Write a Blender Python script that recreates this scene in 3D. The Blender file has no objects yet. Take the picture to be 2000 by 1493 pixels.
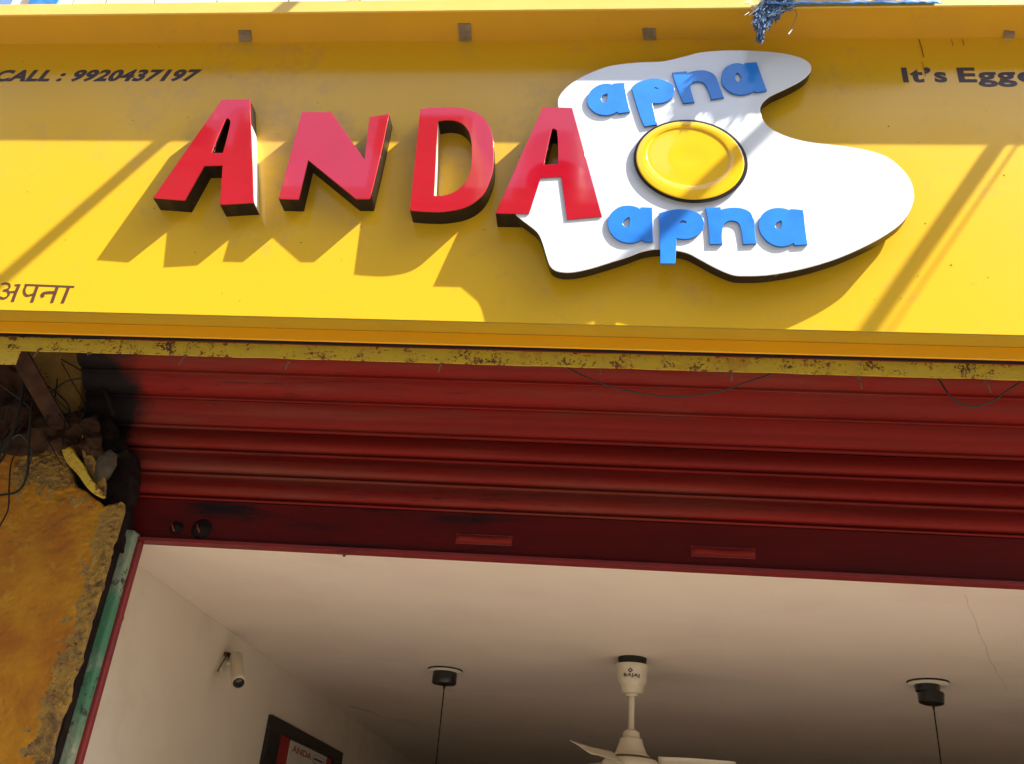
import bpy, bmesh, math, random
from mathutils import Vector, Matrix, noise
from mathutils.geometry import tessellate_polygon
random.seed(4)
sc = bpy.context.scene
COL = sc.collection

# ------------------------------------------------------------------ camera, sky, sun, exposure
F = 1800.0
CAM = Vector((0.0, -3.0, 1.6))
ROT = Matrix(((0.99426202, -0.0312943, 0.1022922),
              (0.07488669, -0.47922097, -0.87449371),
              (0.07638724, 0.87713621, -0.47412768)))
cd = bpy.data.cameras.new('camera'); cam = bpy.data.objects.new('camera', cd); COL.objects.link(cam)
cd.sensor_width = 36; cd.lens = 36 * F / 2000; cd.clip_start = .05; cd.clip_end = 2000
cam.matrix_world = Matrix.Translation(CAM) @ ROT.to_4x4()
sc.camera = cam
SUN = Vector((2.63, -1.0, 3.38))                     # towards the sun, length per metre of depth
w = bpy.data.worlds.new('World'); sc.world = w; w.use_nodes = True
nt = w.node_tree
sky = nt.nodes.new('ShaderNodeTexSky'); sky.sky_type = 'NISHITA'; sky.sun_disc = False
sky.sun_elevation = math.asin(SUN.normalized().z); sky.sun_rotation = math.atan2(SUN.x, SUN.y)
sky.dust_density = 2.0; sky.air_density = 1.0
bg = nt.nodes['Background']; bg.inputs[1].default_value = .125
nt.links.new(sky.outputs[0], bg.inputs[0])
sd = bpy.data.lights.new('sun', 'SUN'); sd.energy = 5.0; sd.angle = math.radians(.5); sd.color = (1, .94, .84)
so = bpy.data.objects.new('sun', sd); COL.objects.link(so)
so.rotation_euler = SUN.to_track_quat('Z', 'Y').to_euler(); so.location = (20, -8, 25)
sc.view_settings.view_transform = 'Standard'; sc.view_settings.look = 'None'
sc.view_settings.exposure = 1.66; sc.view_settings.gamma = 1; sc.view_settings.use_curve_mapping = False

# ------------------------------------------------------------------ survey helpers: a pixel of the photograph on a known plane -> a point
DY = .42                                             # the shop front stands this much further back than the sign's frame
K = 1.13
def ray(px, py): return ROT @ Vector((px - 1000, 746.5 - py, -F))
def at(px, py, Y):
    d = ray(px, py); return CAM + d * ((Y - CAM.y) / d.y)
def bt(px, py, Y): return at(px, py, Y + DY)
def atX(px, py, X):
    d = ray(px, py); return CAM + d * ((X - CAM.x) / d.x)
def atZ(px, py, Z):
    d = ray(px, py); return CAM + d * ((Z - CAM.z) / d.z)

# ------------------------------------------------------------------ materials
def mat(name, col, rough=.5, col2=None, nscale=6, detail=4, bump=0, bscale=40, spec=.5, metal=0, coat=0,
        lo=.35, hi=.7, stretch=(1, 1, 1), stains=(), bdist=.01, bdet=6):
    m = bpy.data.materials.new(name); m.use_nodes = True; t = m.node_tree; N = t.nodes; L = t.links
    b = N['Principled BSDF']
    b.inputs['Base Color'].default_value = (*col, 1); b.inputs['Roughness'].default_value = rough
    b.inputs['Specular IOR Level'].default_value = spec; b.inputs['Metallic'].default_value = metal
    b.inputs['Coat Weight'].default_value = coat; b.inputs['Coat Roughness'].default_value = .03
    tc = N.new('ShaderNodeTexCoord'); mp = N.new('ShaderNodeMapping'); mp.inputs['Scale'].default_value = stretch
    L.new(tc.outputs['Object'], mp.inputs[0])
    def nz(sc_, det=4, off=0, rough_=.6):
        n = N.new('ShaderNodeTexNoise'); n.inputs['Scale'].default_value = sc_; n.inputs['Detail'].default_value = det
        n.inputs['Roughness'].default_value = rough_
        if off:
            mm = N.new('ShaderNodeMapping'); mm.inputs['Location'].default_value = (off, off * .7, off * .3)
            L.new(mp.outputs[0], mm.inputs[0]); L.new(mm.outputs[0], n.inputs[0])
        else: L.new(mp.outputs[0], n.inputs[0])
        return n.outputs[0]
    def ramp(src, a, c):
        r = N.new('ShaderNodeMapRange'); r.inputs[1].default_value = a; r.inputs[2].default_value = c
        L.new(src, r.inputs[0]); return r.outputs[0]
    cur = None
    def mix(fac, c_new):
        nonlocal cur
        x = N.new('ShaderNodeMix'); x.data_type = 'RGBA'; L.new(fac, x.inputs[0])
        if cur is None: x.inputs[6].default_value = (*col, 1)
        else: L.new(cur, x.inputs[6])
        x.inputs[7].default_value = (*c_new, 1); cur = x.outputs[2]
    if col2: mix(ramp(nz(nscale, detail), lo, hi), col2)
    for i, (c3, s3, a3, h3) in enumerate(stains):      # wear gathers in patches: fine noise carried by a slow one
        q = N.new('ShaderNodeMath'); q.operation = 'MULTIPLY_ADD'
        L.new(nz(max(.8, s3 * .13), 2, 11.7 + i * 3.1), q.inputs[0]); q.inputs[1].default_value = .75
        q2 = N.new('ShaderNodeMath'); q2.operation = 'ADD'; L.new(nz(s3, 6, 3.1 + i * 5.3, .7), q2.inputs[0]); q2.inputs[1].default_value = -.375
        L.new(q2.outputs[0], q.inputs[2]); mix(ramp(q.outputs[0], a3, h3), c3)
    if cur is not None: L.new(cur, b.inputs['Base Color'])
    if bump:
        bn = N.new('ShaderNodeBump'); bn.inputs['Strength'].default_value = bump; bn.inputs['Distance'].default_value = bdist
        L.new(nz(bscale, bdet, 1.7, .5), bn.inputs['Height']); L.new(bn.outputs[0], b.inputs['Normal'])
    return m

YEL = (.76, .46, .016)
M = {}
M['panel'] = mat('yellow_sheet', YEL, .2, (.74, .455, .02), 1.3, 3, bump=.05, bscale=1.8, spec=.6, bdist=.06,
                 stains=(((.62, .38, .07), 9, .56, .85), ((.58, .38, .08), 2.2, .64, 1.0)))
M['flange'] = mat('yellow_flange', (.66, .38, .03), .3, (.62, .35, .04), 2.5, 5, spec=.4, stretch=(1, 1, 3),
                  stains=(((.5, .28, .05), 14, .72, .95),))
M['fascia'] = mat('orange_strip', (.90, .44, .008), .3, (.86, .42, .015), 3, 4, spec=.4)
M['red'] = mat('red_acrylic', (.44, .004, .017), .05, (.38, .004, .014), 3, 3, coat=1, bump=.25, bscale=2.2, bdist=.03, bdet=0)
M['rededge'] = mat('red_acrylic_edge', (.6, .02, .02), .3)
M['black'] = mat('black_return', (.008, .005, .006), .3, (.014, .009, .009), 12, 5, spec=.35,
                 stains=(((.5, .48, .45), 60, .76, .79),))
M['white'] = mat('white_acrylic', (.74, .80, .87), .10, (.71, .77, .84), 2, 4, coat=.6)
M['yolk'] = mat('yolk_acrylic', (.85, .52, .010), .10, (.84, .49, .008), 4, 4, coat=.6)
M['blue'] = mat('blue_foam', (.022, .19, .70), .22, (.03, .26, .82), 6, 4, coat=.4)
M['blueedge'] = mat('blue_foam_edge', (.02, .12, .42), .5)
M['ink'] = mat('grey_print', (.045, .04, .06), .45)
M['ink2'] = mat('brown_print', (.10, .045, .02), .45)
M['tab'] = mat('bare_metal_tab', (.33, .30, .27), .4, (.2, .16, .13), 20, 4, metal=.4)
M['rustbar'] = mat('chipped_yellow_steel', (.60, .43, .025), .5, (.5, .37, .04), 12, 5, bump=.6, bscale=45, bdist=.004,
                   stains=(((.46, .26, .03), 14, .60, .74), ((.20, .06, .02), 52, .60, .66), ((.10, .035, .02), 80, .60, .65)))
M['rust'] = mat('rust', (.10, .045, .025), .75, (.2, .09, .03), 30, 5, bump=.4, bscale=60)
M['oldiron'] = mat('dark_old_iron', (.028, .014, .011), .8, (.06, .03, .016), 14, 6, bump=.6, bscale=40, spec=.1)
M['lip'] = mat('faded_yellow_lip', (.80, .56, .13), .35, (.78, .52, .10), 4, 4)
M['under'] = mat('shaded_yellow_fold', (.48, .32, .022), .3, (.44, .29, .022), 3, 4)  # sign yellow darkened: the underside's shade is put into the colour
M['ceil'] = mat('cream_ceiling_paint', (.82, .72, .61), .55, (.77, .66, .56), .9, 5, bump=.12, bscale=3, bdist=.03,
                stains=(((.70, .56, .52), 1.0, .5, 1.0), ((.68, .60, .48), 2.3, .6, 1.0)))
M['wall'] = mat('cream_wall_paint', (.72, .64, .52), .6, (.68, .59, .47), 1.6, 4, bump=.12, bscale=4, bdist=.03,
                stains=(((.60, .52, .38), 2, .55, .85),))
M['plaster'] = mat('ochre_plaster', (.40, .18, .012), .85, (.30, .105, .012), 5, 7, bump=1, bscale=30, bdist=.014, lo=.38, hi=.66, spec=.2,
                   stains=(((.46, .26, .02), 7, .60, .8), ((.20, .10, .025), 9, .60, .80), ((.07, .04, .02), 26, .70, .80)))
M['crumb'] = mat('crumbled_plaster_edge', (.26, .15, .035), .9, (.38, .22, .03), 16, 7, bump=1, bscale=60, bdist=.02,
                 stains=(((.13, .075, .03), 22, .54, .70), ((.05, .03, .02), 34, .66, .76)))
M['plaster2'] = mat('dirty_ochre_plaster', (.34, .19, .035), .85, (.42, .24, .03), 7, 7, bump=.9, bscale=30, bdist=.012,
                    stains=(((.12, .07, .03), 11, .50, .62), ((.04, .03, .02), 18, .60, .68)))
M['green'] = mat('green_old_paint', (.05, .17, .085), .7, (.20, .24, .15), 5, 6, bump=.7, bscale=50, lo=.42, hi=.6,
                 stains=(((.03, .03, .02), 30, .58, .64), ((.35, .33, .24), 6, .60, .7)))
M['redpaint'] = mat('red_frame_paint', (.20, .010, .010), .55, (.13, .010, .010), 9, 5)
M['grease'] = mat('black_greasy_steel', (.008, .005, .005), .8, (.020, .012, .010), 14, 6, bump=.8, bscale=30, spec=.12)
M['cloth'] = mat('dirty_brown_cloth', (.036, .019, .012), .9, (.07, .036, .02), 7, 6, bump=.6, bscale=22,
                 spec=.1, stains=(((.02, .014, .01), 12, .55, .65), ((.13, .07, .035), 8, .66, .76)))
M['cable'] = mat('black_cable', (.014, .011, .009), .7, spec=.2)
M['cable2'] = mat('grey_green_cable', (.04, .042, .032), .7, spec=.2)
M['stone'] = mat('grey_brown_stone', (.06, .045, .028), .85, (.10, .075, .045), 16, 5, bump=.6, bscale=50)
M['cream'] = mat('cream_enamel', (.62, .56, .42), .3, (.55, .49, .37), 10, 4)
M['rose'] = mat('white_plastic_rose', (.80, .74, .62), .35)
M['blackplastic'] = mat('black_plastic', (.012, .012, .012), .3)
M['dark'] = mat('dark_hollow', (.01, .009, .008), .8)
M['frame'] = mat('black_wood_frame', (.012, .010, .010), .3)
M['poster'] = mat('poster_paper', (.60, .57, .48), .3)
M['posterred'] = mat('poster_red', (.30, .012, .012), .3)
M['wallwhite'] = mat('white_cladding', (.82, .80, .76), .35, (.78, .76, .72), 2, 3)
M['wallcream'] = mat('cream_cladding', (.82, .76, .55), .35)
M['joint'] = mat('grey_joint', (.22, .21, .2), .7)
M['tarp'] = mat('blue_plastic', (.03, .17, .55), .35, (.06, .28, .68), 20, 4)
M['tinsel'] = mat('slate_blue_strands', (.13, .20, .34), 1.0, (.17, .25, .38), 30, 4, spec=0)
M['shine'] = mat('white_plastic_strand', (.75, .78, .82), .3)
M['wood'] = mat('weathered_pole', (.2, .14, .08), .7)
M['road'] = mat('asphalt', (.11, .10, .09), .85, (.15, .135, .115), 8, 6, bump=.3, bscale=80)
M['pave'] = mat('dusty_pavement', (.24, .20, .155), .85, (.19, .16, .12), 5, 5, bump=.3, bscale=40)
M['bld1'] = mat('beige_render', (.32, .26, .19), .8, (.26, .21, .15), 1, 4)
M['bld2'] = mat('grey_render', (.25, .24, .22), .8, (.2, .19, .17), 1, 4)
M['glass'] = mat('dark_window_glass', (.03, .04, .05), .08)
M['floor'] = mat('red_brown_floor_tiles', (.42, .35, .29), .35, (.36, .30, .25), 3, 3)

# roller shutter paint: red, streaked along the slats, black grease soaked in from the left end
GX = at(262, 820, .3 + DY).x
def shutter_mat():
    m = mat('shutter_red_paint', (.235, .014, .010), .6, (.17, .014, .010), 3, 6, stretch=(.35, 1, 6), spec=.15,
            stains=(((.19, .05, .032), 3, .50, .85), ((.06, .010, .008), 14, .66, .80)))
    t = m.node_tree; N = t.nodes; L = t.links; b = N['Principled BSDF']
    src = b.inputs['Base Color'].links[0].from_socket
    tc = N.new('ShaderNodeTexCoord'); sp = N.new('ShaderNodeSeparateXYZ'); L.new(tc.outputs['Object'], sp.inputs[0])
    n = N.new('ShaderNodeTexNoise'); n.inputs['Scale'].default_value = 5; n.inputs['Detail'].default_value = 6
    L.new(tc.outputs['Object'], n.inputs[0])
    a = N.new('ShaderNodeMath'); a.operation = 'MULTIPLY_ADD'; L.new(n.outputs[0], a.inputs[0]); a.inputs[1].default_value = -.40
    L.new(sp.outputs[0], a.inputs[2])
    r = N.new('ShaderNodeMapRange'); r.inputs[1].default_value = GX - .23; r.inputs[2].default_value = GX - .13
    r.inputs[3].default_value = 1; r.inputs[4].default_value = 0; L.new(a.outputs[0], r.inputs[0])
    x = N.new('ShaderNodeMix'); x.data_type = 'RGBA'; L.new(r.outputs[0], x.inputs[0]); L.new(src, x.inputs[6])
    x.inputs[7].default_value = (.012, .008, .009, 1); L.new(x.outputs[2], b.inputs['Base Color'])
    return m
M['shutter'] = shutter_mat()
M['plate'] = mat('shutter_plate_paint', (.10, .005, .005), .6, (.07, .005, .005), 3, 6, spec=.15, stretch=(.5, 1, 3),
                 stains=(((.012, .006, .008), 2.6, .58, .70),))

# ------------------------------------------------------------------ object helpers
def link(name, me, m=None, parent=None, kind=None):
    o = bpy.data.objects.new(name, me); COL.objects.link(o)
    if m is not None and me is not None:
        for q in (m if isinstance(m, (list, tuple)) else [m]): me.materials.append(q)
    if parent: o.parent = parent
    if kind: o['kind'] = kind
    return o
def tag(o, label, cat, group=None):
    o['label'] = label; o['category'] = cat
    if group: o['group'] = group
    return o
def thing(name, label, cat, group=None, loc=(0, 0, 0)):
    o = bpy.data.objects.new(name, None); COL.objects.link(o); o.location = loc; o.empty_display_size = .1
    return tag(o, label, cat, group)
def from_bm(name, bm, m, parent=None, smooth=False, kind=None):
    me = bpy.data.meshes.new(name); bm.normal_update(); bm.to_mesh(me); bm.free()
    if smooth:
        for p in me.polygons: p.use_smooth = True
    return link(name, me, m, parent, kind)
def pyd(name, vs, fs, m, parent=None, smooth=False, kind=None):
    me = bpy.data.meshes.new(name); me.from_pydata([tuple(v) for v in vs], [], fs); me.update()
    if smooth:
        for p in me.polygons: p.use_smooth = True
    return link(name, me, m, parent, kind)
def bbox(bm, a, b, bev=0):
    x0, y0, z0 = a; x1, y1, z1 = b
    r = bmesh.ops.create_cube(bm, size=1)
    bmesh.ops.scale(bm, vec=(x1 - x0, y1 - y0, z1 - z0), verts=r['verts'])
    bmesh.ops.translate(bm, vec=((x0 + x1) / 2, (y0 + y1) / 2, (z0 + z1) / 2), verts=r['verts'])
    if bev:
        es = list({e for v in r['verts'] for e in v.link_edges})
        bmesh.ops.bevel(bm, geom=es, offset=bev, segments=2, affect='EDGES', profile=.5)
def box(name, a, b, m, parent=None, bev=0, kind=None):
    bm = bmesh.new(); bbox(bm, a, b, bev); return from_bm(name, bm, m, parent, kind=kind)
def tube_geo(pts, r, n=8, cap=True):
    vs, fs = [], []
    up = Vector((0, 0, 1)); k = len(pts); pts = [Vector(p) for p in pts]
    rr = r if isinstance(r, (list, tuple)) else [r] * k
    prev = None
    for i, p in enumerate(pts):
        d = (pts[min(i + 1, k - 1)] - pts[max(i - 1, 0)]).normalized()
        if prev is None:
            a = d.cross(up)
            if a.length < .01: a = d.cross(Vector((1, 0, 0)))
        else: a = prev - d * prev.dot(d)
        a.normalize(); prev = a; b = d.cross(a)
        for j in range(n):
            t = 2 * math.pi * j / n; vs.append(p + (a * math.cos(t) + b * math.sin(t)) * rr[i])
    for i in range(k - 1):
        for j in range(n):
            fs.append((i * n + j, i * n + (j + 1) % n, (i + 1) * n + (j + 1) % n, (i + 1) * n + j))
    if cap: fs.append(tuple(range(n))[::-1]); fs.append(tuple(range((k - 1) * n, k * n)))
    return vs, fs
def tube(name, pts, r, m, parent=None, n=8):
    vs, fs = tube_geo(pts, r, n); return pyd(name, vs, fs, m, parent, smooth=n > 6)
def spline(pts, n=8):
    P = [Vector(p) for p in pts]; out = []
    for i in range(len(P) - 1):
        p0, p1, p2, p3 = P[max(i - 1, 0)], P[i], P[i + 1], P[min(i + 2, len(P) - 1)]
        for k in range(n):
            t = k / n
            out.append(.5 * ((2 * p1) + (p2 - p0) * t + (2 * p0 - 5 * p1 + 4 * p2 - p3) * t * t + (3 * p1 - p0 - 3 * p2 + p3) * t ** 3))
    out.append(P[-1]); return out
def lathe(name, prof, c, m, parent=None, n=32):
    vs, fs = [], []
    for r, z in prof:
        for j in range(n):
            t = 2 * math.pi * j / n; vs.append((c[0] + r * math.cos(t), c[1] + r * math.sin(t), c[2] + z))
    for i in range(len(prof) - 1):
        for j in range(n): fs.append((i * n + j, i * n + (j + 1) % n, (i + 1) * n + (j + 1) % n, (i + 1) * n + j))
    fs.append(tuple(range(n))); fs.append(tuple(range((len(prof) - 1) * n, len(prof) * n))[::-1])
    o = pyd(name, vs, fs, m, parent, smooth=True)
    bm = bmesh.new(); bm.from_mesh(o.data); bmesh.ops.recalc_face_normals(bm, faces=bm.faces)
    for e in bm.edges:
        if len(e.link_faces) == 2 and e.calc_face_angle(0) > .7: e.smooth = False
    bm.to_mesh(o.data); bm.free(); return o

# outlines traced from the photograph: smooth between soft points, keep the hard corners
def smooth_px(pts, hard=38, n=6):
    P = [Vector((p[0], p[1])) for p in pts]; k = len(P); out = []
    cor = []
    for i in range(k):
        a = P[i] - P[i - 1]; b = P[(i + 1) % k] - P[i]
        cor.append(abs(math.degrees(a.angle_signed(b, 0))) > hard)
    for i in range(k):
        p1, p2 = P[i], P[(i + 1) % k]
        if cor[i] and cor[(i + 1) % k]: out.append(p1); continue
        ln = (p2 - p1).length
        def tan(j):
            if cor[j]: return None
            v = (P[(j + 1) % k] - P[j - 1]); return v.normalized() * ln
        m1, m2 = tan(i), tan((i + 1) % k)
        if m1 is None: m1 = (2 * (p2 - p1) - m2)
        if m2 is None: m2 = (2 * (p2 - p1) - m1)
        for q in range(n):
            t = q / n; h = t * t * (3 - 2 * t)
            out.append(p1 * (2 * t ** 3 - 3 * t * t + 1) + m1 * (t ** 3 - 2 * t * t + t) + p2 * h + m2 * (t ** 3 - t * t))
    return out
def curve_mesh(loops_xz, y0, y1, fill=True, bevel=0.0, grow=0.0):
    """prism between y0 (front) and y1 (back) from loops of (x, z)"""
    cu = bpy.data.curves.new('t', 'CURVE'); cu.dimensions = '2D'; cu.fill_mode = 'BOTH' if fill else 'NONE'
    cu.extrude = (y1 - y0) / 2 - bevel; cu.bevel_depth = bevel; cu.bevel_resolution = 1; cu.offset = grow - bevel
    for lp in loops_xz:
        s = cu.splines.new('POLY'); s.points.add(len(lp) - 1); s.use_cyclic_u = True
        for i, (x, z) in enumerate(lp): s.points[i].co = (x, z, 0, 1)
    o = bpy.data.objects.new('t', cu); COL.objects.link(o)
    me = bpy.data.meshes.new_from_object(o.evaluated_get(bpy.context.evaluated_depsgraph_get()))
    bpy.data.objects.remove(o); bpy.data.curves.remove(cu)
    me.transform(Matrix.Translation((0, (y0 + y1) / 2, 0)) @ Matrix.Rotation(math.pi / 2, 4, 'X'))
    me.materials.clear(); return me
def px_loops(loops, Y, sm=True, hard=38):
    r = []
    for lp in loops:
        q = smooth_px(lp, hard) if sm else [Vector(p) for p in lp]
        r.append([(v.x, v.z) for v in (at(p[0], p[1], Y) for p in q)])
    return r
def two_tone(me, m_face, m_side):
    me.materials.append(m_face); me.materials.append(m_side)
    for p in me.polygons: p.material_index = 0 if abs(p.normal.y) > .9 else 1
def text_mesh(txt, x0, x1, z0, z1, Y, bold=.0, shear=0, thick=.0005, spacing=1.0, ref=None):
    cu = bpy.data.curves.new('t', 'FONT'); cu.body = txt; cu.offset = bold; cu.extrude = .01; cu.space_character = spacing
    cu.resolution_u = 4
    o = bpy.data.objects.new('t', cu); COL.objects.link(o)
    me = bpy.data.meshes.new_from_object(o.evaluated_get(bpy.context.evaluated_depsgraph_get()))
    bpy.data.objects.remove(o)
    xs = [v.co.x for v in me.vertices]; ys = [v.co.y for v in me.vertices]
    a, b = min(xs), max(xs); c, d = min(ys), max(ys)
    if ref: c, d = ref
    for v in me.vertices:
        u = (v.co.x - a) / (b - a); q = (v.co.y - c) / (d - c)
        z = z0 + q * (z1 - z0)
        v.co = (x0 + u * (x1 - x0) + shear * (z - z0), Y - (thick if v.co.z > 0 else 0), z)
    me.materials.clear(); return me

# ------------------------------------------------------------------ the street (behind the photographer)
def slab(name, x0, x1, y0, y1, z, m, t=.15, kind='structure'): return box(name, (x0, y0, z - t), (x1, y1, z), m, kind=kind)
pyd('ground', [(-900, -900, -.15), (900, -900, -.15), (900, 900, -.15), (-900, 900, -.15)], [(0, 1, 2, 3)], M['pave'], kind='structure')
slab('road', -80, 80, -12, -3.6, -.10, M['road'], .04)
slab('pavement', -80, 80, -3.6, .1, 0, M['pave'], .15)
slab('far_pavement', -80, 80, -15, -12, 0, M['pave'], .15)
defs = [(-34, -20, 15.0, 'bld2', 'grey rendered block across the street, furthest left'),
        (-19.5, -9, 17.5, 'bld1', 'beige rendered block across the street with the higher roof on the left'),
        (-8.6, 1.2, 16.2, 'bld2', 'grey rendered block straight across the street from the shop'),
        (1.6, 12, 18.4, 'bld1', 'beige rendered block across the street, tallest of the row'),
        (12.4, 28, 15.2, 'bld2', 'grey rendered block across the street, furthest right')]
for x0, x1, h, mm, lab in defs:
    b = thing('building', lab, 'building', 'buildings across the street', ((x0 + x1) / 2, -19, 0))
    cx = (x0 + x1) / 2
    box('wall', (x0 - cx, -4, -.15), (x1 - cx, 4, h), M[mm], b)
    box('parapet', (x0 - cx - .1, -4.1, h), (x1 - cx + .1, 4.1, h + .5), M['bld1'], b)
    hx = (x1 - x0) / 2
    box('stair_room', (-hx * .55, 1.0, h + .5), (-hx * .55 + 2.6, 3.6, h + 3.0 + (h * 7 % 1)), M['bld1'], b)
    lathe('water_tank', [(.8, 0), (.85, .3), (.85, 1.5), (.6, 1.75), (.2, 1.85)], (hx * .45, 2.6, h + .5), M['blackplastic'], b, 20)
    box('parapet_post', (hx * .8, 3.7, h + .5), (hx * .8 + .5, 4.1, h + 1.7), M['bld2'], b)
    n = int((x1 - x0) / 2.4)
    for fl in range(5):
        for i in range(n):
            wx = x0 - cx + (i + .5) * (x1 - x0) / n; wz = 1.2 + fl * 3.0
            if wz + 1.3 > h: continue
            f = box('window', (wx - .6, 3.99, wz), (wx + .6, 4.06, wz + 1.3), M['cream'], b)
            box('pane', (wx - .52, 4.061, wz + .08), (wx + .52, 4.075, wz + 1.22), M['glass'], f)
            box('sunshade', (wx - .8, 4.0, wz + 1.4), (wx + .8, 4.6, wz + 1.47), M['bld2'], b)

# ------------------------------------------------------------------ shop shell
XL, XR, YB, ZC = -2.21, 3.9, 11.5, 2.79
box('ceiling', (XL - .1, (.80), ZC), (XR + .1, YB, ZC + .15), M['ceil'], kind='structure')
box('left_wall', (XL - .2, .80, -.1), (XL, YB, ZC - .001), M['wall'], kind='structure')
box('right_wall', (XR, .80, -.1), (XR + .2, YB, ZC - .001), M['wall'], kind='structure')
box('back_wall', (XL - .2, YB + .001, -.1), (XR + .2, YB + .2, ZC + .2), M['wall'], kind='structure')
box('floor', (XL, .1, -.15), (XR, YB, 0.02), M['floor'], kind='structure')
ceil_o = bpy.data.objects['ceiling']
def crack(pts, r=.0016):
    P = [atZ(x, y, ZC) + Vector((0, 0, -.0005)) for x, y in pts]
    Q = []
    for a, b in zip(P[:-1], P[1:]):
        for k in range(5): Q.append(a.lerp(b, k / 5) + Vector((random.uniform(-.004, .004), random.uniform(-.004, .004), 0)))
    Q.append(P[-1]); tube('crack', Q, [r * random.uniform(.5, 1.2) for _ in Q], M['dark'], ceil_o, 5)
crack([(682, 1379), (700, 1384), (722, 1390), (742, 1399)], .0022)
crack([(770, 1406), (795, 1407), (815, 1415)], .0014)
crack([(1882, 1160), (1905, 1215), (1935, 1290), (1970, 1352)], .0005)
crack([(570, 1332), (582, 1334)], .0012)

# upper storey behind and above the sign
up = thing('upper_facade', 'white clad upper storey wall just above the yellow sign', 'facade')
zt = 4.95
def ux(px, py=10): return at(px, py, .22).x
xe = ux(18)
box('backing', (xe + .01, .264, 4.1), (6.5, .9, 9.5), M['joint'], up)
edges = [18, 139, 203, 298, 420, 560, 700, 840, 980, 1120, 1260, 1400, 1540, 1680, 1820, 1960, 2100, 2240, 2380, 2600]
for i in range(len(edges) - 1):
    a, b = ux(edges[i]) + .005, ux(edges[i + 1]) - .005
    for j, (z0, z1) in enumerate(((3.6, 5.9), (5.91, 7.2), (7.21, 8.5))):
        box('panel', (a, .22, z0), (b, .262, z1), M['wallcream' if i in (1, 2) else 'wallwhite'], up, bev=.003)
box('window_frame', (ux(58), .2, 5.40), (ux(124), .23, 6.1), M['wallwhite'], up, bev=.004)
box('window_pane', (ux(64), .19, 5.44), (ux(119), .205, 6.05), M['tarp'], up)

# ------------------------------------------------------------------ the sign board
sign = thing('sign_board', 'long yellow shop sign board with a projecting top flange and printed lettering', 'sign')
SX0, SX1 = -4.6, 4.4
ZT, ZB = 5.049, 3.488
seams = [SX0, -2.95, 2.35, SX1]
box('panel', (SX0, 0, ZB), (SX1, .012, ZT), M['panel'], sign)
FD = .18
# flange underside and its front lip
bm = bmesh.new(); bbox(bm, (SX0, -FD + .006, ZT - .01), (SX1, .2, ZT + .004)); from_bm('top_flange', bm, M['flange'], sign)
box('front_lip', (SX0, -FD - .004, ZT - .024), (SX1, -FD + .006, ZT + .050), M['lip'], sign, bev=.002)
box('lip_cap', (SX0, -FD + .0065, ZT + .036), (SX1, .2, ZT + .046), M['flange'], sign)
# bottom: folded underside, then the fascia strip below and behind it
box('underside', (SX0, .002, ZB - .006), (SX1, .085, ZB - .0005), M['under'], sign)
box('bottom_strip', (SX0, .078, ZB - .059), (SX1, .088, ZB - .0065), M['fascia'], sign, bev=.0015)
box('back_frame', (SX0, .09, ZB - .0), (SX1, .21, ZT - .012), M['dark'], sign)
for x_ in (-3.4, -1.2, 1.1, 3.2): box('support_arm', (x_, .2101, ZB + .72), (x_ + .04, .262, ZB + .76), M['rust'], sign)
for (x0, x1, y0, y1, tw) in ((466, 492, 59, 81, 0), (895, 921, 46, 79, 0), (1255, 1282, 55, 77, 0), (1957, 1980, 59, 78, 1)):
    zt_ = ZT - .0112
    q = [atZ(x0, y0, zt_), atZ(x1 - 2, y0, zt_), atZ(x1, y1, zt_), atZ(x0 + 2, y1, zt_)]
    if tw: q[0] = atZ(x0 + 5, y0, zt_); q[1] = atZ(x1 + 2, y0 + 3, zt_)
    vs = q + [v - Vector((0, 0, .005)) for v in q]
    pyd('mounting_tab', vs, [(3, 2, 1, 0), (4, 5, 6, 7), (0, 1, 5, 4), (1, 2, 6, 5), (2, 3, 7, 6), (3, 0, 4, 7)], M['tab'], sign)
for x_, y0_, y1_, r_ in ((1795, 77, 112, .0016), (1858, 77, 90, .0010), (1880, 77, 88, .0012), (1800, 120, 150, .0009)):
    p0, p1 = at(x_, y0_, -.002), at(x_ + 9 * (y1_ - y0_) / 35, y1_, -.002); tube('drip', [p0, (p0 + p1) / 2 + Vector((.002, 0, 0)), p1], r_, M['rust'], sign, 5)
rs = random.Random(3)
bm = bmesh.new()
for _ in range(70):
    p = at(rs.uniform(0, 2000), rs.uniform(90, 590), 0); q = rs.uniform(.0012, .003); bbox(bm, (p.x - q, -.0012, p.z - q * .7), (p.x + q, -.0002, p.z + q * .7), q * .3)
from_bm('fly_specks', bm, M['rust'], sign, kind='stuff')
# printed writing
PY = -.0005
a0, a1 = at(-18, 160, 0), at(383, 159, 0)
link('phone_lettering', text_mesh('CALL : 9920437197', a0.x, a1.x - .01, at(180, 160, 0).z, at(180, 136.5, 0).z, PY, .045, .32, spacing=1.08), M['ink'], sign)
for wd_, xa_, xb_, rf in (("It’s", 1764, 1852, (0, .70)), ('Eggc', 1873, 2024, (-.0, .70))):
    a0, a1 = at(xa_, 159, 0), at(xb_, 164, 0); zb_ = at((xa_ + xb_) / 2, 160, 0).z
    link('slogan_word', text_mesh(wd_, a0.x, a1.x, zb_, zb_ + .083, PY, .034, 0, spacing=1.12, ref=rf), M['ink'], sign)
def ribbon(pts, wd, vs, fs, Y):
    P = [at(x, y, 0) for x, y in pts]; k = len(P); base = len(vs)
    for i, p in enumerate(P):
        d = (P[min(i + 1, k - 1)] - P[max(i - 1, 0)]); n = Vector((-d.z, 0, d.x)).normalized() * wd / 2
        vs.append(Vector((p.x, Y, p.z)) + n); vs.append(Vector((p.x, Y, p.z)) - n)
    for i in range(k - 1): fs.append((base + 2 * i, base + 2 * i + 1, base + 2 * i + 3, base + 2 * i + 2))
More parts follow.
